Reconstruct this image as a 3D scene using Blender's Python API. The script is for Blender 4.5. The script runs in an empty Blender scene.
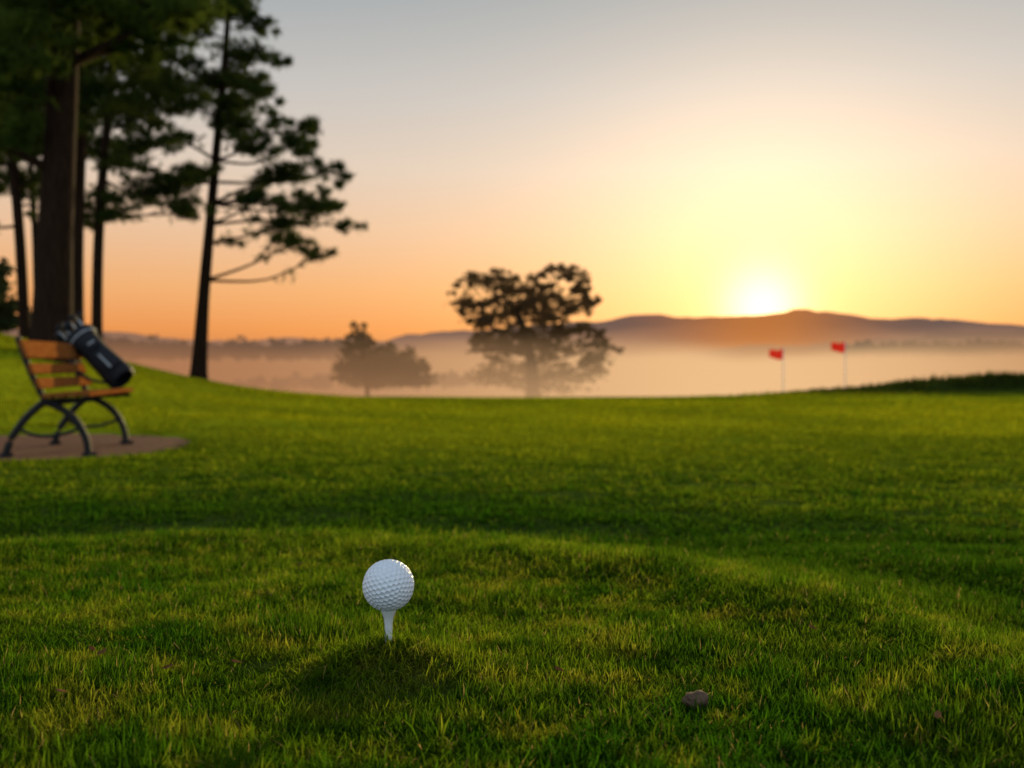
import bpy, bmesh, math, random
import numpy as np
from mathutils import Vector, Matrix
random.seed(7); rng=np.random.default_rng(7)
F=995.0; HY=365.0
def P(px,py,d): return np.array([(px-512)/F*d, d, (HY-py)/F*d])
def lin(r,g,b):
    f=lambda c:(c/255/12.92) if c/255<=0.04045 else ((c/255+0.055)/1.055)**2.4
    return (f(r),f(g),f(b),1)
scene=bpy.context.scene
col=scene.collection
SUN_AZ=math.atan2(762-512,F); SUN_EL=math.radians(8)
SUNDIR=Vector((math.sin(SUN_AZ)*math.cos(SUN_EL),math.cos(SUN_AZ)*math.cos(SUN_EL),math.sin(SUN_EL)))
SUNVIS=Vector(((762-512)/F,1,(HY-309)/F)).normalized()
# ---------------------------------------------------------------- terrain
def sstep(a,b,x):
    t=np.clip((x-a)/(b-a),0,1); return t*t*(3-2*t)
_k=[(random.uniform(0,6.28),random.uniform(0,6.28),random.uniform(.7,1.4)) for _ in range(24)]
def wob(x,y,s,o=0):
    v=0
    for i in range(6):
        a,p,f=_k[(i+o*5)%24]
        v=v+np.sin((x*math.cos(a)+y*math.sin(a))*f*6.28/s+p)
    return v/6
KY=[-30,0,.6,.82,1.2,2,3,4,7,12,20,35,45,60,100,200,7000]
KZ=[-.23,-.23,-.243,-.252,-.285,-.355,-.425,-.485,-.60,-.70,-.84,-1.14,-1.45,-2.2,-4.0,-6,-6]
yy=np.concatenate([np.linspace(-30,8,1500),np.geomspace(8.01,7000,1500)])
zz=np.interp(yy,KY,KZ)
ker=np.ones(25)/25; zs=np.convolve(np.pad(zz,12,mode='edge'),ker,'valid')
def plateau(x,y):
    return ((x+0.45)/0.95)**2+((y-0.2)/1.75)**2
BX=(388-512)/F*.82; BY=.82
def ground(x,y):
    x=np.asarray(x,float); y=np.asarray(y,float)
    z=np.interp(y,yy,zs)
    z=z+1.85*np.exp(-(((x+13)/5.6)**2+((y-19)/11)**2))*sstep(7,12,y)
    z=z+2*sstep(-20,-60,x)*sstep(10,40,y)*sstep(200,80,y)
    z=z+.72*np.exp(-(((x-17)/6.5)**2+((y-33)/3.5)**2))
    z=z+.026*np.exp(-(((x-BX)/.060)**2+((y-BY)/.055)**2))
    near=sstep(9,3,y)
    z=z+.007*wob(x,y,.45)*near+.011*wob(x,y,1.3,1)*near
    z=z+.05*wob(x,y,7,2)*sstep(3,9,y)*sstep(60,30,y)
    p=plateau(x,y)
    z=z+.016*np.exp(-((p-.93)/.2)**2)*near - .026*np.exp(-((p-1.6)/.45)**2)*near
    return z
PADC=(-4.08,7.65); PADR=(1.6,1.5)
def padr(x,y):
    a=np.arctan2(y-PADC[1],x-PADC[0])
    return np.sqrt(((x-PADC[0])/PADR[0])**2+((y-PADC[1])/PADR[1])**2)*(1+.04*np.sin(3*a+1)+.02*np.sin(7*a))
_g0=ground
PZ=float(_g0(-3.3,7.3))
def ground(x,y):
    z=_g0(x,y); m=sstep(1.5,1.0,padr(x,y))
    z=z*(1-m)+PZ*m
    return z-.03*sstep(1.03,.99,padr(x,y))
def gz(x,y): return float(ground(np.array(x),np.array(y)))
# ---------------------------------------------------------------- helpers
def mesh_np(name,V,Fc,mat=None,smooth=False,link=True,parent=None):
    V=np.asarray(V,np.float32); Fc=np.asarray(Fc,np.int32)
    me=bpy.data.meshes.new(name); n=Fc.shape[1]
    me.vertices.add(len(V)); me.vertices.foreach_set('co',V.ravel())
    me.loops.add(Fc.size); me.loops.foreach_set('vertex_index',Fc.ravel())
    me.polygons.add(len(Fc)); me.polygons.foreach_set('loop_start',np.arange(0,Fc.size,n,dtype=np.int32))
    me.update(calc_edges=True)
    me.polygons.foreach_set('use_smooth',np.full(len(Fc),smooth))
    if mat: me.materials.append(mat)
    ob=bpy.data.objects.new(name,me)
    if link: col.objects.link(ob)
    if parent: ob.parent=parent
    return ob
def empty(name,loc=(0,0,0)):
    e=bpy.data.objects.new(name,None); col.objects.link(e); e.empty_display_size=.2
    return e
class NT:
    def __init__(s,mat): s.t=mat.node_tree; s.n=s.t.nodes; s.l=s.t.links
    def new(s,ty,**k):
        o=s.n.new(ty)
        for a,b in k.items(): setattr(o,a,b)
        return o
    def L(s,a,b): s.l.new(a,b)
    def math(s,op,a,b=None,c=None):
        m=s.n.new('ShaderNodeMath'); m.operation=op
        for i,v in enumerate((a,b,c)):
            if v is None: continue
            if isinstance(v,(int,float)): m.inputs[i].default_value=v
            else: s.l.new(v,m.inputs[i])
        return m.outputs[0]
    def mix(s,f,a,b,bt='MIX'):
        m=s.n.new('ShaderNodeMix'); m.data_type='RGBA'; m.blend_type=bt
        for k,v in ((0,f),(6,a),(7,b)):
            if isinstance(v,(int,float)): m.inputs[k].default_value=v
            elif isinstance(v,tuple): m.inputs[k].default_value=v
            else: s.l.new(v,m.inputs[k])
        return m.outputs[2]
    def ramp(s,f,stops,ip='LINEAR'):
        r=s.n.new('ShaderNodeValToRGB'); cr=r.color_ramp; cr.interpolation=ip
        while len(cr.elements)<len(stops): cr.elements.new(.5)
        for e,(p,c) in zip(cr.elements,stops): e.position=p; e.color=c
        s.l.new(f,r.inputs[0]); return r.outputs[0]
    def noise(s,vec,scale,detail=3,rough=.5):
        n=s.n.new('ShaderNodeTexNoise'); n.inputs['Scale'].default_value=scale
        n.inputs['Detail'].default_value=detail; n.inputs['Roughness'].default_value=rough
        if vec is not None: s.l.new(vec,n.inputs['Vector'])
        return n.outputs[0]
    def mr(s,v,a,b,c=0.,d=1.):
        r=s.n.new('ShaderNodeMapRange'); r.interpolation_type='SMOOTHSTEP'; s.l.new(v,r.inputs[0])
        for i,q in enumerate((a,b,c,d)): r.inputs[i+1].default_value=q
        return r.outputs[0]
def newmat(name):
    m=bpy.data.materials.new(name); m.use_nodes=True; m.node_tree.nodes.clear()
    t=NT(m); o=t.new('ShaderNodeOutputMaterial'); return m,t,o
def pbr(name,c1,c2,scale=20,rough=.6,bump=.0,metal=0,stretch=None,spec=.5,detail=4):
    m,t,o=newmat(name)
    tc=t.new('ShaderNodeTexCoord'); v=tc.outputs['Object']
    if stretch:
        mp=t.new('ShaderNodeMapping'); mp.inputs['Scale'].default_value=stretch; t.L(v,mp.inputs[0]); v=mp.outputs[0]
    n=t.noise(v,scale,detail,.6)
    f=t.ramp(n,[(.3,(0,0,0,1)),(.7,(1,1,1,1))])
    c=t.mix(f,tuple(c1)+(1,),tuple(c2)+(1,))
    b=t.new('ShaderNodeBsdfPrincipled'); t.L(c,b.inputs['Base Color'])
    b.inputs['Roughness'].default_value=rough; b.inputs['Metallic'].default_value=metal
    b.inputs['Specular IOR Level'].default_value=spec
    if bump:
        bp=t.new('ShaderNodeBump'); bp.inputs['Strength'].default_value=bump; bp.inputs['Distance'].default_value=.02
        t.L(n,bp.inputs['Height']); t.L(bp.outputs[0],b.inputs['Normal'])
    t.L(b.outputs[0],o.inputs[0]); return m
# ---------------------------------------------------------------- materials
def leaf_mat(name,c1,c2,haze=0,hz=(.5,.35,.25),trans=.35,cl=3.0):
    m,t,o=newmat(name)
    g=t.new('ShaderNodeNewGeometry')
    n=t.noise(g.outputs['Position'],cl,3)
    f=t.ramp(n,[(.35,(0,0,0,1)),(.65,(1,1,1,1))])
    c=t.mix(f,tuple(c1)+(1,),tuple(c2)+(1,))
    d=t.new('ShaderNodeBsdfDiffuse'); tr=t.new('ShaderNodeBsdfTranslucent'); t.L(c,d.inputs[0]); t.L(c,tr.inputs[0])
    mx=t.new('ShaderNodeMixShader'); mx.inputs[0].default_value=trans; t.L(d.outputs[0],mx.inputs[1]); t.L(tr.outputs[0],mx.inputs[2])
    s=mx.outputs[0]
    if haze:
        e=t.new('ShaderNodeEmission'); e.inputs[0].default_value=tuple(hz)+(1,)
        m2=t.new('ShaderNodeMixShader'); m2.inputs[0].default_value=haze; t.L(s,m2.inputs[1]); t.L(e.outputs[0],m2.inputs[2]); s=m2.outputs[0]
    t.L(s,o.inputs[0]); return m
def turf_color(t,pos):
    """turf colours in world space: tee turf, painted shade band, yellow mown green, rough mound"""
    n1=t.noise(pos,2.2,3,.65); n2=t.noise(pos,16,2,.6); n3=t.noise(pos,.22,1,.5)
    a=t.mix(t.ramp(n1,[(.36,(0,0,0,1)),(.64,(1,1,1,1))]),(.030,.095,.003,1),(.125,.19,.007,1))
    b=t.mix(t.ramp(n2,[(.52,(0,0,0,1)),(.70,(1,1,1,1))]),a,(.20,.21,.014,1))
    b=t.mix(t.ramp(n2,[(.34,(.9,.9,.9,1)),(.47,(0,0,0,1))]),b,(.018,.058,.003,1))
    sp=t.new('ShaderNodeSeparateXYZ'); t.L(pos,sp.inputs[0])
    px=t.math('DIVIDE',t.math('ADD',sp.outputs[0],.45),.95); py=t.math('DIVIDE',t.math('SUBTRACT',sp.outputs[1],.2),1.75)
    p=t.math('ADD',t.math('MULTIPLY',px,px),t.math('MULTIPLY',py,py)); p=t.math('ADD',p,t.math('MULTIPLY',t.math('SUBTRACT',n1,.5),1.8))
    band=t.math('MULTIPLY',t.mr(p,1.0,2.0),t.mr(p,5.2,2.6))  # shade of the ground's dips put into the turf colour as a dark band
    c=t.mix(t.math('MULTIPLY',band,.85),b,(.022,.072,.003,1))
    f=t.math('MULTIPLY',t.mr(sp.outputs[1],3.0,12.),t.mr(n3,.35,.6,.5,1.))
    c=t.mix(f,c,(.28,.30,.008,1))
    zx=t.math('DIVIDE',t.math('SUBTRACT',sp.outputs[0],18.5),8); zy=t.math('DIVIDE',t.math('SUBTRACT',sp.outputs[1],33),3.5)
    w_=t.math('ADD',t.math('MULTIPLY',zx,zx),t.math('MULTIPLY',zy,zy)); 
    return t.mix(t.mr(w_,2.2,.9),c,(.035,.05,.008,1))
def grass_mat():
    m,t,o=newmat('grass_blades')
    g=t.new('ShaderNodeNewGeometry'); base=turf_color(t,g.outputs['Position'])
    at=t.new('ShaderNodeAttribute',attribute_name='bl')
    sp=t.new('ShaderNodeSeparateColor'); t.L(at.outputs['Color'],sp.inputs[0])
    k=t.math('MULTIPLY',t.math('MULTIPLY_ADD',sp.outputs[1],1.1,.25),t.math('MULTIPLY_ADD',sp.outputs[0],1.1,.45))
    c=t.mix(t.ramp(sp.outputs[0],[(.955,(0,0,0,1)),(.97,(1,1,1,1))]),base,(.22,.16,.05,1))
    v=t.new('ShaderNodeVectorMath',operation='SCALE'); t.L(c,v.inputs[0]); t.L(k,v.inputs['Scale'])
    d=t.new('ShaderNodeBsdfDiffuse'); t.L(v.outputs[0],d.inputs[0])
    tr=t.new('ShaderNodeBsdfTranslucent'); t.L(v.outputs[0],tr.inputs[0])
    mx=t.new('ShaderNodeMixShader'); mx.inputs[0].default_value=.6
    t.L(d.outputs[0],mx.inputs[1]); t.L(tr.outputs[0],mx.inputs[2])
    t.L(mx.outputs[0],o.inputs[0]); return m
def ground_mat():
    m,t,o=newmat('lawn_ground')
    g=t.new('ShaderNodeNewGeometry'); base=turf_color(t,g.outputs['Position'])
    n=t.noise(g.outputs['Position'],60,3,.7)
    dirt=t.mix(n,(.02,.03,.006,1),(.04,.05,.012,1))
    sp=t.new('ShaderNodeSeparateXYZ'); t.L(g.outputs['Position'],sp.inputs[0])
    far=t.math('MULTIPLY',sp.outputs[1],1/10.); far.node.use_clamp=True
    c=t.mix(far,dirt,base)
    b=t.new('ShaderNodeBsdfDiffuse'); t.L(c,b.inputs[0])
    t.L(b.outputs[0],o.inputs[0]); return m
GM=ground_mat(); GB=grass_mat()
BARK=pbr('pine_bark',(.014,.008,.005),(.035,.018,.011),6,.95,.8,stretch=(3,3,.6),spec=.05)
BARK2=pbr('oak_bark',(.03,.022,.016),(.05,.04,.03),6,.95,.5,spec=.1)
IRON=pbr('cast_iron',(.010,.010,.010),(.022,.02,.018),30,.6,.1,spec=.25)
# ---------------------------------------------------------------- ground sheet
ys=np.concatenate([np.linspace(-30,.2,60,endpoint=False),np.linspace(.2,3,200,endpoint=False),np.geomspace(3,7000,300)])
s=np.linspace(-1,1,401); tt=np.sign(s)*np.abs(s)**2.2
X=tt[None,:]*(1.25*np.abs(ys)[:,None]+6); Y=np.repeat(ys[:,None],401,1); Z=ground(X,Y)
V=np.stack([X,Y,Z],-1).reshape(-1,3); R,C=X.shape
i=np.arange(R-1)[:,None]*C+np.arange(C-1)[None,:]; i=i.ravel()
mesh_np('ground',V,np.stack([i,i+1,i+C+1,i+C],1),GM,True)
# ---------------------------------------------------------------- dirt pad
DIRT=pbr('dirt',(.095,.038,.022),(.17,.075,.045),25,.95,.8,spec=.1)
rr=np.linspace(0,1.0,14); aa=np.linspace(0,2*math.pi,96,endpoint=False)
pv=[];
for r_ in rr:
    for a in aa:
        k=(1+.04*math.sin(3*a+1)+.02*math.sin(7*a)); x=PADC[0]+PADR[0]*r_/k*math.cos(a); y=PADC[1]+PADR[1]*r_/k*math.sin(a)
        pv.append((x,y,PZ-.02+.004*math.sin(x*19)*math.sin(y*23)))
pf=[]
for a in range(len(rr)-1):
    for b in range(96): pf.append((a*96+b,(a+1)*96+b,(a+1)*96+(b+1)%96,a*96+(b+1)%96))
mesh_np('dirt_pad',pv,pf[0:],DIRT,True)
# ---------------------------------------------------------------- grass (one mesh)
def tuft(nb,rad,hmin,hmax,wmul=1,lean=1.0,seg=3,rcm=1.0):
    Vs=[];Fs=[];Cs=[]
    for b in range(nb):
        r_=rad*math.sqrt(random.random()); a=random.uniform(0,6.283)
        x0,y0=r_*math.cos(a),r_*math.sin(a); h=random.uniform(hmin,hmax); w=random.uniform(.00040,.00075)*wmul
        da=random.uniform(0,6.283); l1=random.uniform(.05,1.45)*lean; rc=random.random()*rcm
        fx,fy=math.cos(da),math.sin(da); fa=random.uniform(0,6.283); sx,sy=math.cos(fa)*w,math.sin(fa)*w
        n=len(Vs); px,py,pz=x0,y0,-.003
        ang=l1*.4
        for k in range(seg+1):
            t_=k/seg; ww=(1-.35*t_)
            if k<seg: Vs+= [(px-sx*ww,py-sy*ww,pz),(px+sx*ww,py+sy*ww,pz)]; Cs+=[(rc,t_)]*2
            else: Vs.append((px,py,pz)); Cs.append((rc,1))
            st=h/seg; px+=fx*math.sin(ang)*st; py+=fy*math.sin(ang)*st; pz+=math.cos(ang)*st; ang+=l1*1.8/seg
        for k in range(seg-1):
            q=n+2*k; Fs+=[(q,q+1,q+3),(q,q+3,q+2)]
        q=n+2*(seg-1); Fs.append((q,q+1,q+2))
    return np.array(Vs,np.float32),np.array(Fs,np.int32),np.array(Cs,np.float32)
T=[tuft(88,.030,.006,.018) for k in range(8)]+[tuft(24,.013,.018,.032,1.15,1.2) for k in range(5)]+[tuft(36,.034,.007,.017,2.2,1,2,.94) for k in range(6)]
N=14000
u=rng.random(N); d=(math.sqrt(.42)+u*(math.sqrt(34)-math.sqrt(.42)))**2
nn=8800; d=np.concatenate([d,.42+1.7*rng.random(nn)**.95])
x=rng.uniform(-1,1,len(d))*(.66*d+.18)
mask=padr(x,d)>1.02
x=x[mask]; d=d[mask]; n=len(d)
sc=(np.maximum(d,.9)/.9)**.78
hz=np.maximum(d/.9,1)**.27*rng.uniform(.6,1.35,n)*(1+.7*wob(x,d,.33,3))
p=plateau(x,d)
hz*=1+.30*np.exp(-((p-1.45)/.35)**2)*sstep(8,3,d)
hz*=1-.25*np.exp(-(((x-BX)/.05)**2+((d-BY)/.06)**2))
hz*=1-.35*sstep(1.3,1.02,padr(x,d))
rough=np.exp(-(((x-17)/8)**2+((d-33)/3)**2))
hz*=1+5*rough
idx=np.where(d<2.2,rng.integers(0,8,n),rng.integers(13,19,n))
nc=3800; dc=rng.uniform(.42,2.8,nc); xc=rng.uniform(-1,1,nc)*(.66*dc+.2)
keep=(rng.random(nc)<np.where(dc<.72,1.0,.35+.4*(wob(xc,dc,.4,1)>.05)))&(((xc-BX)**2+(dc-BY)**2>.09**2))&~((abs(xc-BX)<.03)&(dc<BY)&(dc>.6))
xc=xc[keep];dc=dc[keep]; m=len(dc)
x=np.concatenate([x,xc]); d=np.concatenate([d,dc]); idx=np.concatenate([idx,rng.integers(8,13,m)])
s2=rng.uniform(.5,.9,m)*np.where(dc<.70,1.15,.85); sc=np.concatenate([sc,s2]); hz=np.concatenate([hz,s2])
zz_=ground(x,d); ra=rng.uniform(0,6.283,len(x)); tx=rng.normal(0,.15,len(x)); ty=rng.normal(0,.15,len(x))
AV=[];AF=[];AC=[];off=0
for k,(tv_,tf_,tc_) in enumerate(T):
    q=np.where(idx==k)[0]
    if not len(q): continue
    c_,s_=np.cos(ra[q])[:,None],np.sin(ra[q])[:,None]
    lx=(tv_[None,:,0]*c_-tv_[None,:,1]*s_)*sc[q][:,None]; ly=(tv_[None,:,0]*s_+tv_[None,:,1]*c_)*sc[q][:,None]; lz=tv_[None,:,2]*hz[q][:,None]
    lx2=lx+lz*tx[q][:,None]; ly2=ly+lz*ty[q][:,None]
    e_=.02; gx=((ground(x[q]+e_,d[q])-ground(x[q]-e_,d[q]))/(2*e_))[:,None]; gy=((ground(x[q],d[q]+e_)-ground(x[q],d[q]-e_))/(2*e_))[:,None]
    gx=np.clip(gx,-.6,.6); gy=np.clip(gy,-.6,.6)
    W=np.stack([lx2+x[q][:,None],ly2+d[q][:,None],lz+zz_[q][:,None]+lx*gx+ly*gy],-1).reshape(-1,3)
    nv_=len(tv_); Ff=(tf_[None]+ (np.arange(len(q))*nv_)[:,None,None]).reshape(-1,3)+off
    AV.append(W.astype(np.float32)); AF.append(Ff.astype(np.int32)); AC.append(np.tile(tc_,(len(q),1))); off+=len(W)
AV=np.concatenate(AV);AF=np.concatenate(AF);AC=np.concatenate(AC)
me=bpy.data.meshes.new('grass'); me.vertices.add(len(AV)); me.vertices.foreach_set('co',AV.ravel())
me.loops.add(AF.size); me.loops.foreach_set('vertex_index',AF.ravel()); me.polygons.add(len(AF)); me.polygons.foreach_set('loop_start',np.arange(0,AF.size,3,dtype=np.int32)); me.update(calc_edges=False)
ca=me.color_attributes.new('bl','BYTE_COLOR','POINT'); cc=np.zeros((len(AV),4),np.float32); cc[:,:2]=AC; cc[:,3]=1; ca.data.foreach_set('color',cc.ravel())
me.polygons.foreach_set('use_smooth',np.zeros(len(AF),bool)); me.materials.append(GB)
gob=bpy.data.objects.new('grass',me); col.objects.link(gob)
del AV,AF,AC,cc
# ---------------------------------------------------------------- golf ball
bz=-(586-HY)/F*.82; BR=.02135
mW,t,o=newmat('ball_white')
b=t.new('ShaderNodeBsdfPrincipled'); b.inputs['Base Color'].default_value=(.80,.82,.85,1); b.inputs['Roughness'].default_value=.32; b.inputs['Coat Weight'].default_value=.3
t.L(b.outputs[0],o.inputs[0])
bm=bmesh.new(); bmesh.ops.create_icosphere(bm,subdivisions=1,radius=1); bm.verts.ensure_lookup_table()
iv=[np.array(v.co) for v in bm.verts]; ifc=[[v.index for v in f.verts] for f in bm.faces]; bm.free()
fr=6; pts_=set()
for f in ifc:
    A,B,Cc=[iv[k] for k in f]
    for i_ in range(fr+1):
        for j_ in range(fr+1-i_):
            q=(A*i_+B*j_+Cc*(fr-i_-j_)); q=q/np.linalg.norm(q); pts_.add(tuple(np.round(q,4)))
DC=np.array(sorted(pts_))
bm=bmesh.new(); bmesh.ops.create_icosphere(bm,subdivisions=7,radius=1); me=bpy.data.meshes.new('golf_ball'); bm.to_mesh(me); bm.free()
vv=np.empty(len(me.vertices)*3); me.vertices.foreach_get('co',vv); vv=vv.reshape(-1,3)
out=np.empty(len(vv))
for k in range(0,len(vv),20000):
    dd=np.arccos(np.clip(vv[k:k+20000]@DC.T,-1,1)).min(1); out[k:k+20000]=dd
RD=.098; dep=np.clip(1-(out/RD)**2,0,1); dep=.044*dep**.8
vv=vv*(1-dep)[:,None]*BR
me.vertices.foreach_set('co',vv.ravel()); me.polygons.foreach_set('use_smooth',np.ones(len(me.polygons),bool)); me.materials.append(mW)
ball=bpy.data.objects.new('golf_ball',me); col.objects.link(ball); ball.location=(BX,BY,bz); ball.rotation_euler=(.4,.7,.3)
prof=[(0,-.058),(.0006,-.057),(.0024,-.050),(.0029,-.03),(.0033,-.012),(.0040,-.007),(.0052,-.0035),(.0064,-.001),(.0066,.0006),(.0060,.0010),(.0052,.0004),(.003,-.0014),(0,-.002)]
tv=[];tf=[]
for r_,z_ in prof:
    for k in range(28): tv.append((r_*math.cos(k/28*6.2832),r_*math.sin(k/28*6.2832),z_))
for a_ in range(len(prof)-1):
    for k in range(28): tf.append((a_*28+k,a_*28+(k+1)%28,(a_+1)*28+(k+1)%28,(a_+1)*28+k))
TM=pbr('tee_white',(.72,.72,.68),(.8,.8,.77),80,.4)
tee=mesh_np('golf_tee',tv,tf,TM,True); tee.location=(BX,BY,bz-BR+.0012)
# ---------------------------------------------------------------- boxes / tubes
def box(c,ax,size,bev=.004):
    bm=bmesh.new(); bmesh.ops.create_cube(bm,size=1)
    bmesh.ops.scale(bm,vec=size,verts=bm.verts)
    if bev: bmesh.ops.bevel(bm,geom=bm.edges[:],offset=bev,segments=2,affect='EDGES')
    M=Matrix((( ax[0][0],ax[1][0],ax[2][0],c[0]),(ax[0][1],ax[1][1],ax[2][1],c[1]),(ax[0][2],ax[1][2],ax[2][2],c[2]),(0,0,0,1)))
    bm.transform(M); return bm
def bm_join(name,bms,mat,parent=None,smooth=False):
    me=bpy.data.meshes.new(name); tot=bmesh.new()
    for b in bms:
        tmp=bpy.data.meshes.new('t'); b.to_mesh(tmp); b.free(); tot.from_mesh(tmp); bpy.data.meshes.remove(tmp)
    bmesh.ops.recalc_face_normals(tot,faces=tot.faces[:])
    tot.to_mesh(me); tot.free(); me.materials.append(mat)
    if smooth: me.polygons.foreach_set('use_smooth',np.ones(len(me.polygons),bool))
    ob=bpy.data.objects.new(name,me); col.objects.link(ob); ob.parent=parent; return ob
def tube(path,rad,sides=8):
    path=[np.array(p,float) for p in path]; Vs=[];Fs=[]
    n=len(path)
    for i_,p in enumerate(path):
        tg=path[min(i_+1,n-1)]-path[max(i_-1,0)]; tg/=np.linalg.norm(tg)+1e-9
        up=np.array([0,0,1.]) if abs(tg[2])<.9 else np.array([1.,0,0])
        a_=np.cross(tg,up); a_/=np.linalg.norm(a_); b_=np.cross(tg,a_)
        for k in range(sides):
            w=k/sides*6.28318; Vs.append(p+rad[i_]*(a_*math.cos(w)+b_*math.sin(w)))
    for i_ in range(n-1):
        for k in range(sides):
            Fs.append((i_*sides+k,i_*sides+(k+1)%sides,(i_+1)*sides+(k+1)%sides,(i_+1)*sides+k))
    return Vs,Fs
def tubes(name,L_,mat,parent=None,smooth=True):
    Vs=[];Fs=[]
    for path,rad,sd in L_:
        v,f=tube(path,rad,sd); o_=len(Vs); Vs+=v; Fs+=[tuple(q+o_ for q in ff) for ff in f]
    return mesh_np(name,Vs,Fs,mat,smooth,True,parent)
def spl(pts,n=5):
    pts=[np.array(p,float) for p in pts]; out=[]
    for i_ in range(len(pts)-1):
        p0=pts[max(i_-1,0)];p1=pts[i_];p2=pts[i_+1];p3=pts[min(i_+2,len(pts)-1)]
        for k in range(n):
            t_=k/n; out.append(.5*((2*p1)+(-p0+p2)*t_+(2*p0-5*p1+4*p2-p3)*t_**2+(-p0+3*p1-3*p2+p3)*t_**3))
    out.append(pts[-1]); return out
# ---------------------------------------------------------------- bench
WOOD=pbr('bench_wood',(.18,.058,.014),(.30,.11,.028),9,.95,.25,stretch=(1,1,8),spec=0)
bench=empty('park_bench')
vd=np.array([-.15,1.,0]); vd/=np.linalg.norm(vd); ud=np.array([vd[1],-vd[0],0]); zd=np.array([0,0,1.])
O=np.array([-3.485,6.78,PZ-.02])
def B(u_,v_,z_): return O+ud*u_+vd*v_+zd*z_
for fi,v0 in enumerate((.07,1.18)):
    Ls=[]
    rl=spl([(0,0),(.045,.13),(.14,.27),(.26,.385)]); fl=spl([(.55,0),(.53,.13),(.46,.26),(.36,.34),(.26,.385)])
    bk=spl([(.28,.37),(.225,.47),(.16,.62),(.09,.83)])
    for pl,r0 in ((rl,.026),(fl,.026),(bk,.022)):
        Ls.append(([B(a_,v0,b_) for a_,b_ in pl],[r0]*len(pl),8))
    Ls.append(([B(.24,v0,.385),B(.4,v0,.392),B(.58,v0,.40)],[.018]*3,8))
    Ls.append(([B(a_,v0,b_) for a_,b_ in spl([(.09,.2),(.2,.15),(.35,.15),(.5,.2)])],[.012]*16,8))
    Ls.append(([B(-.03,v0,.012),B(.05,v0,.012)],[.018]*2,8)); Ls.append(([B(.51,v0,.012),B(.6,v0,.012)],[.018]*2,8))
    tubes('end_frame_%d'%(fi+1),Ls,IRON,bench)
tubes('stretcher',[([B(.3,.07,.36),B(.3,1.18,.36)],[.01]*2,8)],IRON,bench)
bs=[]
for k in range(4):
    uc=.305+k*.083; bs.append(box(B(uc,.625,.425+.004*k),(ud,zd,vd),(.068,.030,1.32)))
bm_join('seat',bs,WOOD,bench)
bs=[]
tl=np.array([.09-.225,.83-.47]); tl/=np.linalg.norm(tl)
for k,(h,w) in enumerate(((.50,.075),(.60,.075),(.735,.13))):
    uc=np.interp(h,[.47,.62,.83],[.225,.16,.09])+.034
    a1=ud*tl[0]+zd*tl[1]; a0=ud*tl[1]-zd*tl[0]
    bs.append(box(B(uc,.625,h+.01),(a0,a1,vd),(.026,w,1.32)))
bm_join('backrest',bs,WOOD,bench)
# ---------------------------------------------------------------- golf bag
bag=empty('golf_bag')
BK=pbr('bag_black',(.010,.010,.012),(.020,.020,.024),40,.7,.1,spec=.2); BWh=pbr('bag_white',(.3,.3,.3),(.4,.4,.4),40,.7); CH=pbr('club_steel',(.4,.4,.4),(.5,.5,.5),40,.35,0,1)
b0=B(.55,1.10,.52); b1=B(.17,1.28,.87); ax=b1-b0; Lb=np.linalg.norm(ax); ax/=Lb
s1=np.cross(ax,[0,0,1.]); s1/=np.linalg.norm(s1); s2_=np.cross(s1,ax)
pp=[b0+ax*t_*Lb for t_ in (0,.0,.02,.06,.3,.6,.85,.9,.93,.99,1,1,.9)]
q_=1.0
tubes('bag_body',[(pp,[q_*v for v in (.001,.095,.11,.118,.110,.100,.110,.120,.128,.132,.124,.112,.10)],20)],BK,bag)
tubes('bag_collar',[([b0+ax*(.88*Lb),b0+ax*(.90*Lb)],[.127*q_,.130*q_],20)],BWh,bag)
ps=[]
cdir=np.array([0,-1,0.])*.8+s2_*.5; cdir-=ax*cdir.dot(ax); cdir/=np.linalg.norm(cdir); ce=np.cross(ax,cdir)
ps.append(box(b0+ax*.15+cdir*.12,(ce,cdir,ax),(.13,.05,.18),.018)); ps.append(box(b0+ax*.36+cdir*.11,(ce,cdir,ax),(.10,.04,.11),.015))
bm_join('bag_pockets',ps,BK,bag)
bm_join('bag_trim',[box(b0+ax*.15+cdir*.147-ce*.03,(ce,cdir,ax),(.014,.006,.15),.002),box(b0+ax*.36+cdir*.132,(ce,cdir,ax),(.06,.006,.014),.002)],BWh,bag)
tubes('bag_strap',[(spl([b0+ax*.05-ce*.10,b0+ax*.15-ce*.20+cdir*.06,b0+ax*.33-ce*.21+cdir*.06,b0+ax*.46-ce*.10]),[.014]*16,6)],BK,bag)
cl=[];hd=[]
for k in range(8):
    a_=k/8*6.28; q=s1*math.cos(a_)*.07+s2_*math.sin(a_)*.07; e=.06+.09*((k*3)%4)/3
    top=b1+q*1.35+ax*e; cl.append(([b1+q-ax*.2,top],[.006,.005],6))
    sd=(s1*math.cos(a_*2)+s2_*math.sin(a_*2)); bigk=k%3==0
    hd.append(([top-sd*.01,top,top+sd*.02,top+sd*(.06),top+sd*(.085)],[.004,.022 if bigk else .014,.040 if bigk else .022,.034 if bigk else .018,.002],8))
tubes('club_shafts',cl,CH,bag); tubes('club_heads',hd,BK,bag)
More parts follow.
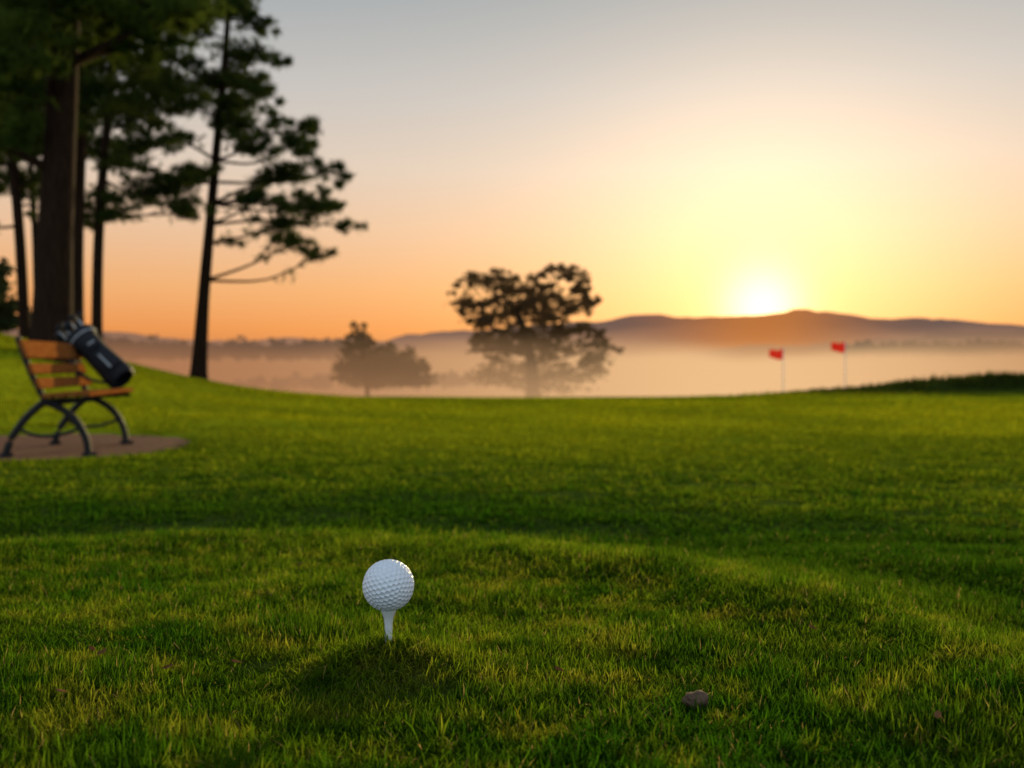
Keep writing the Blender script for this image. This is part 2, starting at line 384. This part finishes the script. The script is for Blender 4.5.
# ---------------------------------------------------------------- flags
RED=leaf_mat('flag_red',(.50,.018,.01),(.60,.025,.015),trans=.4); POLE=pbr('pole_white',(.7,.7,.68),(.78,.78,.75),10,.5)
def flag(px,pyt,pyb,d,side):
    top=P(px,pyt,d); x_,y_=top[0],d; g_=gz(x_,y_); e=empty('golf_flag')
    tubes('pole',[([(x_,y_,g_-.05),(x_,y_,top[2])],[.024,.019],8)],POLE,e)
    Vs=[];Fs=[];nx=10;nz=6
    for i_ in range(nx+1):
        for j_ in range(nz+1):
            u_=i_/nx; w=j_/nz
            Vs.append((x_+side*u_*.64,y_+.07*math.sin(u_*8+w)*u_,top[2]-.01-.50*w*(1-.2*u_)-.12*u_*(1-.4*w)-.05*math.sin(u_*5)))
    for i_ in range(nx):
        for j_ in range(nz):
            q=i_*(nz+1)+j_; Fs.append((q,q+nz+1,q+nz+2,q+1))
    mesh_np('flag_cloth',Vs,Fs,RED,True,True,e)
flag(783,348,390,46,-1); flag(845,341,387,46,-1)
# ---------------------------------------------------------------- trees
def dirs(n):
    v=rng.normal(size=(n,3)); return v/np.linalg.norm(v,axis=1)[:,None]
def cloud(cen,rad,n):
    k=max(4,n//14); sub=dirs(k)*(rng.random(k)**.42)[:,None]
    ii=rng.integers(0,k,n); v=sub[ii]+rng.normal(size=(n,3))*.13
    return np.array(cen)+v*np.array(rad)
def needles(pts,ln,w,per=9,up=.5):
    n=len(pts); dd=rng.normal(size=(n,per,3)); dd[...,2]+=up; dd/=np.linalg.norm(dd,axis=2)[...,None]
    l_=ln*rng.uniform(.6,1.3,(n,per,1)); sd=np.cross(dd,rng.normal(size=(n,per,3))); sd/=np.linalg.norm(sd,axis=2)[...,None]
    p0=pts[:,None,:]+0*dd; a_=p0-sd*w; b_=p0+sd*w; c_=p0+dd*l_
    V_=np.stack([a_,b_,c_],2).reshape(-1,3); return V_,np.arange(len(V_)).reshape(-1,3)
def leaves(pts,sz):
    n=len(pts); a_=dirs(n); b_=np.cross(a_,dirs(n)); b_/=np.linalg.norm(b_,axis=1)[:,None]; s_=sz*rng.uniform(.6,1.3,(n,1))
    V_=np.stack([pts-a_*s_,pts-b_*s_*.5,pts+a_*s_,pts+b_*s_*.5],1).reshape(-1,3); return V_,np.arange(len(V_)).reshape(-1,4)
def tree(name,trunk_px,widths,pads,d,kind,mat,bark,dens=1.0,depth=1.6,lsz=.2,grow=1.15,kids=2,brw=.10,spray=6,ndl=.075):
    e=empty(name); path=[P(a_,b_,d) for a_,b_ in trunk_px]
    path[0][2]=gz(path[0][0],path[0][1])-.1
    path=spl(path,4); rad=np.interp(np.linspace(0,1,len(path)),np.linspace(0,1,len(widths)),widths)/F*d/2
    rad=list(rad); rad[0]*=1.35; rad[1]*=1.1
    Ls=[(path,rad,12)]; allp=[]
    zsq=np.array([p[2] for p in path]); top=path[-1]
    for (px,py,rx,ry) in pads:
        dy=rng.normal(0,1)*depth*.6; c_=P(px,py,d); c_[1]+=dy
        R_=np.array([rx,(rx*.75),ry*1.1])/F*d*grow; R_[1]=max(R_[1],.5)
        cnt=int(dens*rx*ry*.55)+12
        allp.append(cloud(c_,R_,cnt))
        za=min(c_[2]-abs(c_[0]-np.interp(c_[2],zsq,[p[0] for p in path]))*random.uniform(-.05,.35)-R_[2]*.4,top[2]); k=int(np.argmin(abs(zsq-za))); s_=path[k]
        mid=(s_+c_)/2+np.array([0,0,random.uniform(-.12,.03)*abs(c_[0]-s_[0])])+dirs(1)[0]*.15
        bp=spl([s_,mid,c_],4); r0=max(.02,min(rad[k]*.4,brw))
        Ls.append((bp,list(np.linspace(r0,r0*.3,len(bp))),6))
        ns=max(5,cnt//spray)
        al=np.array(bp[5:]); rp_=al[rng.integers(0,len(al),ns)]+rng.normal(size=(ns,3))*np.array([.2,.2,.1])*d/30; allp.append(rp_)
        for q in range(5):
            e_=c_+dirs(1)[0]*R_*.8; st=bp[random.randint(4,8)]; Ls.append(([st,(st+e_)/2+np.array([0,0,.05]),e_],[r0*.35,r0*.25,.006],5))
        for q in range(kids):
            f_=random.uniform(.35,.6); c2=c_+dirs(1)[0]*R_*np.array([1.25,1.2,1.3]); allp.append(cloud(c2,R_*f_,int(cnt*f_*.6)+6))
            Ls.append(([c_,c2],[r0*.3,.008],5))
    tubes('trunk',Ls,bark,e)
    A=np.concatenate(allp)
    if kind=='pine': V_,F_=needles(A,lsz,lsz*ndl,9)
    else: V_,F_=leaves(A,lsz)
    mesh_np('foliage',V_,F_,mat,False,True,e); return e
PM=leaf_mat('pine_needles',(.022,.038,.008),(.080,.10,.018),trans=.35,cl=1.2)
PM2=leaf_mat('pine_needles_near',(.026,.048,.010),(.10,.135,.02),trans=.4,cl=1.0)
tree('pine_tree',[(52,336),(56,250),(62,150),(68,40),(74,-80),(78,-260)],[42,34,30,27,22,14],
 [(10,25,60,38),(105,14,60,16),(165,6,45,12),(25,85,45,25),(-15,140,40,32),(128,46,36,10),(60,-40,90,40),(140,-50,80,30),(10,-60,70,40),(80,-130,110,40),(90,-220,80,40),(176,26,30,8)],18,'pine',PM2,BARK,dens=.6,lsz=.20,kids=3)
tree('pine_tree',[(77,332),(78,250),(82,150),(88,50),(92,-60)],[15,13,12,10,6],
 [(60,75,50,24),(105,70,46,20),(50,130,40,18),(115,120,44,18),(80,20,55,26),(130,25,46,18),(90,-30,60,30),(60,165,26,12)],24,'pine',PM,BARK,dens=.7,lsz=.20)
tree('pine_tree',[(97,334),(99,260),(104,180),(112,100),(118,0),(122,-60)],[11,10,9,8,6,3],
 [(110,105,46,20),(142,148,42,15),(158,185,34,12),(122,180,46,15),(128,212,34,8),(92,150,36,16),(120,60,46,22),(166,206,22,7),(146,100,38,13),(125,10,46,22),(105,200,25,7),(82,220,20,6)],27,'pine',PM,BARK,dens=.8,lsz=.20)
tree('pine_tree',[(27,332),(22,250),(16,170),(10,90),(6,0)],[11,10,9,7,4],
 [(15,130,46,24),(5,180,32,18),(42,170,28,12),(-25,150,40,30),(10,60,50,35),(-20,90,50,30),(60,120,36,16),(0,230,20,8),(38,208,16,6)],30,'pine',PM,BARK,dens=.8,lsz=.22)
tree('pine_tree',[(38,330),(37,250),(33,170),(30,90)],[6,6,5,3],[(30,95,40,22),(38,150,26,12),(20,120,35,16)],34,'pine',PM,BARK,dens=.8,lsz=.22)
tree('pine_tree',[(198,374),(204,300),(211,225),(219,140),(227,60),(232,-10),(235,-60)],[17,12,10,8.5,7,4.5,2],
 [(232,8,30,16),(258,28,22,8),(208,38,28,13),(242,56,34,12),(214,80,44,14),(260,86,24,8),(186,70,22,9),(238,106,36,11),(198,114,32,10),(310,128,9,12),(302,152,26,11),(324,164,20,9),(285,176,32,10),(256,134,26,10),
  (300,198,28,11),(322,212,20,10),(336,220,12,6),(284,222,28,9),(298,240,22,8),(312,252,11,6),(262,156,22,8),(188,152,26,8),(176,180,20,8),(196,172,18,7),(240,190,16,7),(268,208,18,7),(236,-30,30,18),(228,240,9,2.5),(272,100,14,6),(225,120,20,8)],30,'pine',PM,BARK,dens=1.1,lsz=.22,kids=1,grow=1.1,spray=3,brw=.055)
OM=leaf_mat('oak_leaves',(.028,.022,.008),(.06,.045,.014),haze=.04,hz=(.42,.22,.10),cl=.8)
tree('oak_tree',[(533,396),(532,370),(528,345),(522,325),(516,310)],[15,12,10,8,5],
 [(484,284,20,9),(464,300,15,8),(502,278,12,7),(530,290,18,12),(566,274,18,9),(584,288,13,10),(576,308,17,9),(548,316,22,11),(510,312,20,10),(484,322,18,8),(522,336,26,10),(552,346,28,11),(600,342,15,9),(596,358,16,9),(496,348,24,9),(468,314,12,7),(588,302,8,6),(548,296,14,7),(488,302,14,7),(535,305,14,7),(573,332,18,7),(480,340,14,7),(540,272,8,5),(505,296,12,6)],80,'oak',OM,BARK2,dens=3.2,depth=2.5,lsz=.20,kids=3,grow=1.06,brw=.14)
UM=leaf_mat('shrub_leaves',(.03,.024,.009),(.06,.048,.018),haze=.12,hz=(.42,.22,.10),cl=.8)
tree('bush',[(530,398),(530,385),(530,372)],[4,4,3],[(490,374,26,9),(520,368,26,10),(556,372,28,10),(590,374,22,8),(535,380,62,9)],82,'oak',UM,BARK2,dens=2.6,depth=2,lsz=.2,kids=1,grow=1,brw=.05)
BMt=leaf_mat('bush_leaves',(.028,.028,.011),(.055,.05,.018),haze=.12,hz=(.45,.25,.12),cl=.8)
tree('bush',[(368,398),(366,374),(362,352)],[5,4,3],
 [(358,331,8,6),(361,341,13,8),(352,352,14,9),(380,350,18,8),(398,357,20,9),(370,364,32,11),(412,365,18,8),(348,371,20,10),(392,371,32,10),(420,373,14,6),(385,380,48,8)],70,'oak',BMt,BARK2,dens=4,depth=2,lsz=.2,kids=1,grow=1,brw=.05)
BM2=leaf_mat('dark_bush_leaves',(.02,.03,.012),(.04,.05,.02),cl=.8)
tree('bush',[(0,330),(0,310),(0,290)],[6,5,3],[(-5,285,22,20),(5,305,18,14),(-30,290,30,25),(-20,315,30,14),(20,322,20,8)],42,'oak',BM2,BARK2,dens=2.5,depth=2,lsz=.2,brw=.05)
def treeline(name,x0,x1,yb,hts,d,mat,n,yv=0,dv=12):
    A=[]
    for k in range(n):
        px=random.uniform(x0,x1); h=hts*random.uniform(.4,1.1)
        c_=P(px,yb-h*.5+random.uniform(-yv,yv),d); c_[1]+=random.uniform(-dv,dv); A.append(cloud(c_,np.array([h*1.0,h*.9,h*.6])/F*d,130))
    V_,F_=leaves(np.concatenate(A),d*.0028); return mesh_np(name,V_,F_,mat,False)
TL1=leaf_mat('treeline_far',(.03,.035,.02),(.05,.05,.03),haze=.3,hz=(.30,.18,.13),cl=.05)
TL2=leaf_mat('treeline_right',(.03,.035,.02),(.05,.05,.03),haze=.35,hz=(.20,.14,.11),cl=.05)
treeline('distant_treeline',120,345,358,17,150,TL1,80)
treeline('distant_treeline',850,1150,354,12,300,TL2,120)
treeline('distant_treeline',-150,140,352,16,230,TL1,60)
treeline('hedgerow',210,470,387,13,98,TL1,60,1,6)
# ---------------------------------------------------------------- hills
def hills(name,prof,d,base_px,c_low,c_high,c_sun,seed):
    r_=np.random.default_rng(seed); xs=np.linspace(-500,1500,420)
    h=np.interp(xs,[p[0] for p in prof],[p[1] for p in prof])
    for s_,a_ in ((90,2.0),(40,1.4),(17,.9),(7,.5)):
        h=h+a_*np.interp(xs,np.arange(-600,1700,s_),r_.normal(size=len(np.arange(-600,1700,s_))))
    rows=[(-.30,0),(-.2,.25),(-.1,.6),(-.04,.88),(0,1),(.08,.8),(.3,0)]
    V_=[]
    for dy,fr_ in rows:
        for k,x_ in enumerate(xs):
            zt=(HY-h[k])/F*d; zb=(HY-base_px)/F*d; wv=1+.12*math.sin(k*.13+dy*40)*(fr_<1)
            V_.append(((x_-512)/F*d,d*(1+dy),zb+(zt-zb)*min(fr_*wv,1)))
    n=len(xs); i_=(np.arange(len(rows)-1)[:,None]*n+np.arange(n-1)[None,:]).ravel()
    m,t,o=newmat(name+'_mat'); g=t.new('ShaderNodeNewGeometry'); sp=t.new('ShaderNodeSeparateXYZ'); t.L(g.outputs['Position'],sp.inputs[0])
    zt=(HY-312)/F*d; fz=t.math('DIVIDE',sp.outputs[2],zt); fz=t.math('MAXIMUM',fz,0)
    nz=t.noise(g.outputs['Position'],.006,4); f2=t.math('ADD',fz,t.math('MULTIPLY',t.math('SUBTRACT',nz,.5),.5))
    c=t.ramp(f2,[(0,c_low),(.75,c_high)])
    e=t.new('ShaderNodeEmission')  # haze and sun glow put into the hill colour as emission
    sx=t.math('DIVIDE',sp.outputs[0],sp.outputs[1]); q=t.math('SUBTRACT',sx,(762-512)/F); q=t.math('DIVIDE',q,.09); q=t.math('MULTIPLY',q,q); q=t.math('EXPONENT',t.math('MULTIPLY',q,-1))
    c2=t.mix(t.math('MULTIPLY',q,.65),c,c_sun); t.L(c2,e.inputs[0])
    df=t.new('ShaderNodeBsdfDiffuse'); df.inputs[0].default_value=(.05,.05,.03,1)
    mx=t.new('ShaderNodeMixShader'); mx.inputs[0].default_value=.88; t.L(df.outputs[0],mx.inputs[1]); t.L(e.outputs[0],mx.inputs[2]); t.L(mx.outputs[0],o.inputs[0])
    return mesh_np(name,V_,np.stack([i_,i_+1,i_+n+1,i_+n],1),m,True)
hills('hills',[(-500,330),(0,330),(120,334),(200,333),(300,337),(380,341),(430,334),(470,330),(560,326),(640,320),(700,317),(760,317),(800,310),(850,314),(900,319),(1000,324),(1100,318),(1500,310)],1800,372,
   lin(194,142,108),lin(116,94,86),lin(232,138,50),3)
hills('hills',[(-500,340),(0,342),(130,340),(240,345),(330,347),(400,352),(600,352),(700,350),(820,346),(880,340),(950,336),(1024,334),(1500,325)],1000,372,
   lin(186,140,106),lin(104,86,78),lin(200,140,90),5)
# ---------------------------------------------------------------- mist
m,t,o=newmat('mist_volume')
g=t.new('ShaderNodeNewGeometry'); sp=t.new('ShaderNodeSeparateXYZ'); t.L(g.outputs['Position'],sp.inputs[0])
mp=t.new('ShaderNodeMapping'); mp.inputs['Scale'].default_value=(.035,.02,.2); t.L(g.outputs['Position'],mp.inputs[0])
nz=t.noise(mp.outputs[0],1.0,2,.6)
zf=t.math('ADD',sp.outputs[2],t.math('MULTIPLY',t.math('SUBTRACT',nz,.5),9))
dn=t.math('MULTIPLY',t.math('MULTIPLY',t.mr(zf,-4.2,3.4,1.,0.),t.mr(sp.outputs[1],32,74)),.042)
ab=t.new('ShaderNodeVolumeAbsorption'); ab.inputs[0].default_value=(0,0,0,1); t.L(dn,ab.inputs[1])
em=t.new('ShaderNodeEmission'); t.L(dn,em.inputs[1])  # emission stands in for light scattered in the mist, brighter towards the sun
sx=t.math('DIVIDE',sp.outputs[0],sp.outputs[1]); q=t.math('DIVIDE',t.math('SUBTRACT',sx,.24),.34); q=t.math('EXPONENT',t.math('MULTIPLY',t.math('MULTIPLY',q,q),-1))
t.L(t.mix(q,lin(170,116,80),lin(240,192,138)),em.inputs[0])
ad=t.new('ShaderNodeAddShader'); t.L(ab.outputs[0],ad.inputs[0]); t.L(em.outputs[0],ad.inputs[1]); t.L(ad.outputs[0],o.inputs['Volume'])
fog=bm_join('mist',[box((20,184,-1.5),((1,0,0),(0,1,0),(0,0,1)),(380,304,12),0)],m)
# ---------------------------------------------------------------- stones, leaves
ST=pbr('stone_brown',(.09,.052,.034),(.19,.12,.075),120,.9,.6,spec=.1)
def stone(px,py,d,r_):
    bm=bmesh.new(); bmesh.ops.create_icosphere(bm,subdivisions=3,radius=1)
    for v in bm.verts:
        c_=v.co; k=1+.10*math.sin(c_.x*4+px)*math.cos(c_.y*3)+.08*math.sin(c_.z*7+c_.x*5)+.05*math.sin(c_.y*17+c_.z*11); v.co=Vector((c_.x*k*r_,c_.y*k*r_*.8,c_.z*k*r_*.7))
    me=bpy.data.meshes.new('stone'); bm.to_mesh(me); bm.free(); me.materials.append(ST)
    me.polygons.foreach_set('use_smooth',np.ones(len(me.polygons),bool))
    ob=bpy.data.objects.new('stone',me); col.objects.link(ob); x_=(px-512)/F*d; ob.location=(x_,d,gz(x_,d)+.006+r_*.2)
stone(697,697,.72,.0092)
LF=leaf_mat('dry_leaf',(.14,.06,.025),(.25,.12,.05),cl=60)
Vs=[];Fs=[]
for px,d_ in ((236,.80),(166,.78),(940,.66),(815,.92),(620,1.1),(120,1.25),(100,.82),(880,1.3),(300,1.5),(560,.78),(700,1.6),(90,.83),(60,.7)):
    x_=(px-512)/F*d_; z_=gz(x_,d_)+.014; a_=random.uniform(0,6.28); L_=random.uniform(.004,.007); n=len(Vs)
    c_,s_=math.cos(a_),math.sin(a_)
    for (u_,w_,h_) in ((-1,0,.1),(-.3,.45,.3),(.4,.4,.2),(1,0,.5),(.4,-.4,.35),(-.3,-.45,.1)):
        Vs.append((x_+(u_*c_-w_*s_)*L_,d_+(u_*s_+w_*c_)*L_,z_+h_*L_))
    Fs+=[(n,n+1,n+4,n+5),(n+1,n+2,n+3,n+4)]
mesh_np('fallen_leaves',Vs,Fs,LF)
# ---------------------------------------------------------------- world
w=bpy.data.worlds.new('World'); scene.world=w; w.use_nodes=True; w.node_tree.nodes.clear(); t=NT(w)
o=t.new('ShaderNodeOutputWorld'); bg=t.new('ShaderNodeBackground')
sky=t.new('ShaderNodeTexSky'); sky.sky_type='NISHITA'; sky.sun_disc=False; sky.sun_elevation=SUN_EL; sky.sun_rotation=SUN_AZ; sky.dust_density=2
tc=t.new('ShaderNodeTexCoord'); nv=t.new('ShaderNodeVectorMath',operation='NORMALIZE'); t.L(tc.outputs['Generated'],nv.inputs[0])
sp=t.new('ShaderNodeSeparateXYZ'); t.L(nv.outputs[0],sp.inputs[0])
rp=t.ramp(sp.outputs[2],[(0,lin(226,132,76)),(.035,lin(240,150,80)),(.075,lin(243,174,112)),(.13,lin(238,194,156)),(.19,lin(226,205,186)),(.26,lin(202,197,192)),(.345,lin(168,174,177)),(.6,lin(125,142,160)),(1,lin(95,120,150))])
c=t.mix(t.mr(sp.outputs[1],.45,-.6),rp,(.60,.74,.90,1))
ss=t.new('ShaderNodeVectorMath',operation='SCALE'); t.L(sky.outputs[0],ss.inputs[0]); ss.inputs['Scale'].default_value=.1
c=t.mix(.08,c,ss.outputs[0])
dt=t.new('ShaderNodeVectorMath',operation='DOT_PRODUCT'); t.L(nv.outputs[0],dt.inputs[0]); dt.inputs[1].default_value=SUNVIS
dc_=t.math('MINIMUM',dt.outputs['Value'],1); an=t.math('ARCCOSINE',dc_)
def glow(k,amp,colr,p=1):
    q=t.math('DIVIDE',an,k)
    if p==2: q=t.math('MULTIPLY',q,q)
    q=t.math('MULTIPLY',t.math('EXPONENT',t.math('MULTIPLY',q,-1)),amp)
    v=t.new('ShaderNodeVectorMath',operation='SCALE'); v.inputs[0].default_value=colr; t.L(q,v.inputs['Scale']); return v.outputs[0]
for k,a_,cc,p_ in ((.036,1.3,(1,.85,.5),2),(.09,.66,(1,.43,.04),1),(.18,.15,(1,.70,.62),2)):
    v=t.new('ShaderNodeVectorMath',operation='ADD'); t.L(c,v.inputs[0]); t.L(glow(k,a_,cc,p_),v.inputs[1]); c=v.outputs[0]
t.L(c,bg.inputs[0]); bg.inputs[1].default_value=1.0; t.L(bg.outputs[0],o.inputs[0])
# ---------------------------------------------------------------- sun
sl=bpy.data.lights.new('sun','SUN'); sl.energy=5.0; sl.angle=math.radians(1.0); sl.color=(1,.76,.36)
so=bpy.data.objects.new('sun',sl); col.objects.link(so); so.rotation_euler=(-SUNDIR).to_track_quat('-Z','Y').to_euler()
# ---------------------------------------------------------------- camera
cam=bpy.data.cameras.new('camera'); co=bpy.data.objects.new('camera',cam); col.objects.link(co)
cam.lens=35; cam.sensor_width=36; cam.clip_start=.01; cam.clip_end=20000
co.location=(0,0,0); co.rotation_euler=(math.radians(90)-math.atan((384-HY)/F),0,0)
cam.dof.use_dof=True; cam.dof.focus_distance=.82; cam.dof.aperture_fstop=7.0
scene.camera=co
scene.view_settings.view_transform='Standard'; scene.view_settings.look='None'; scene.view_settings.exposure=0
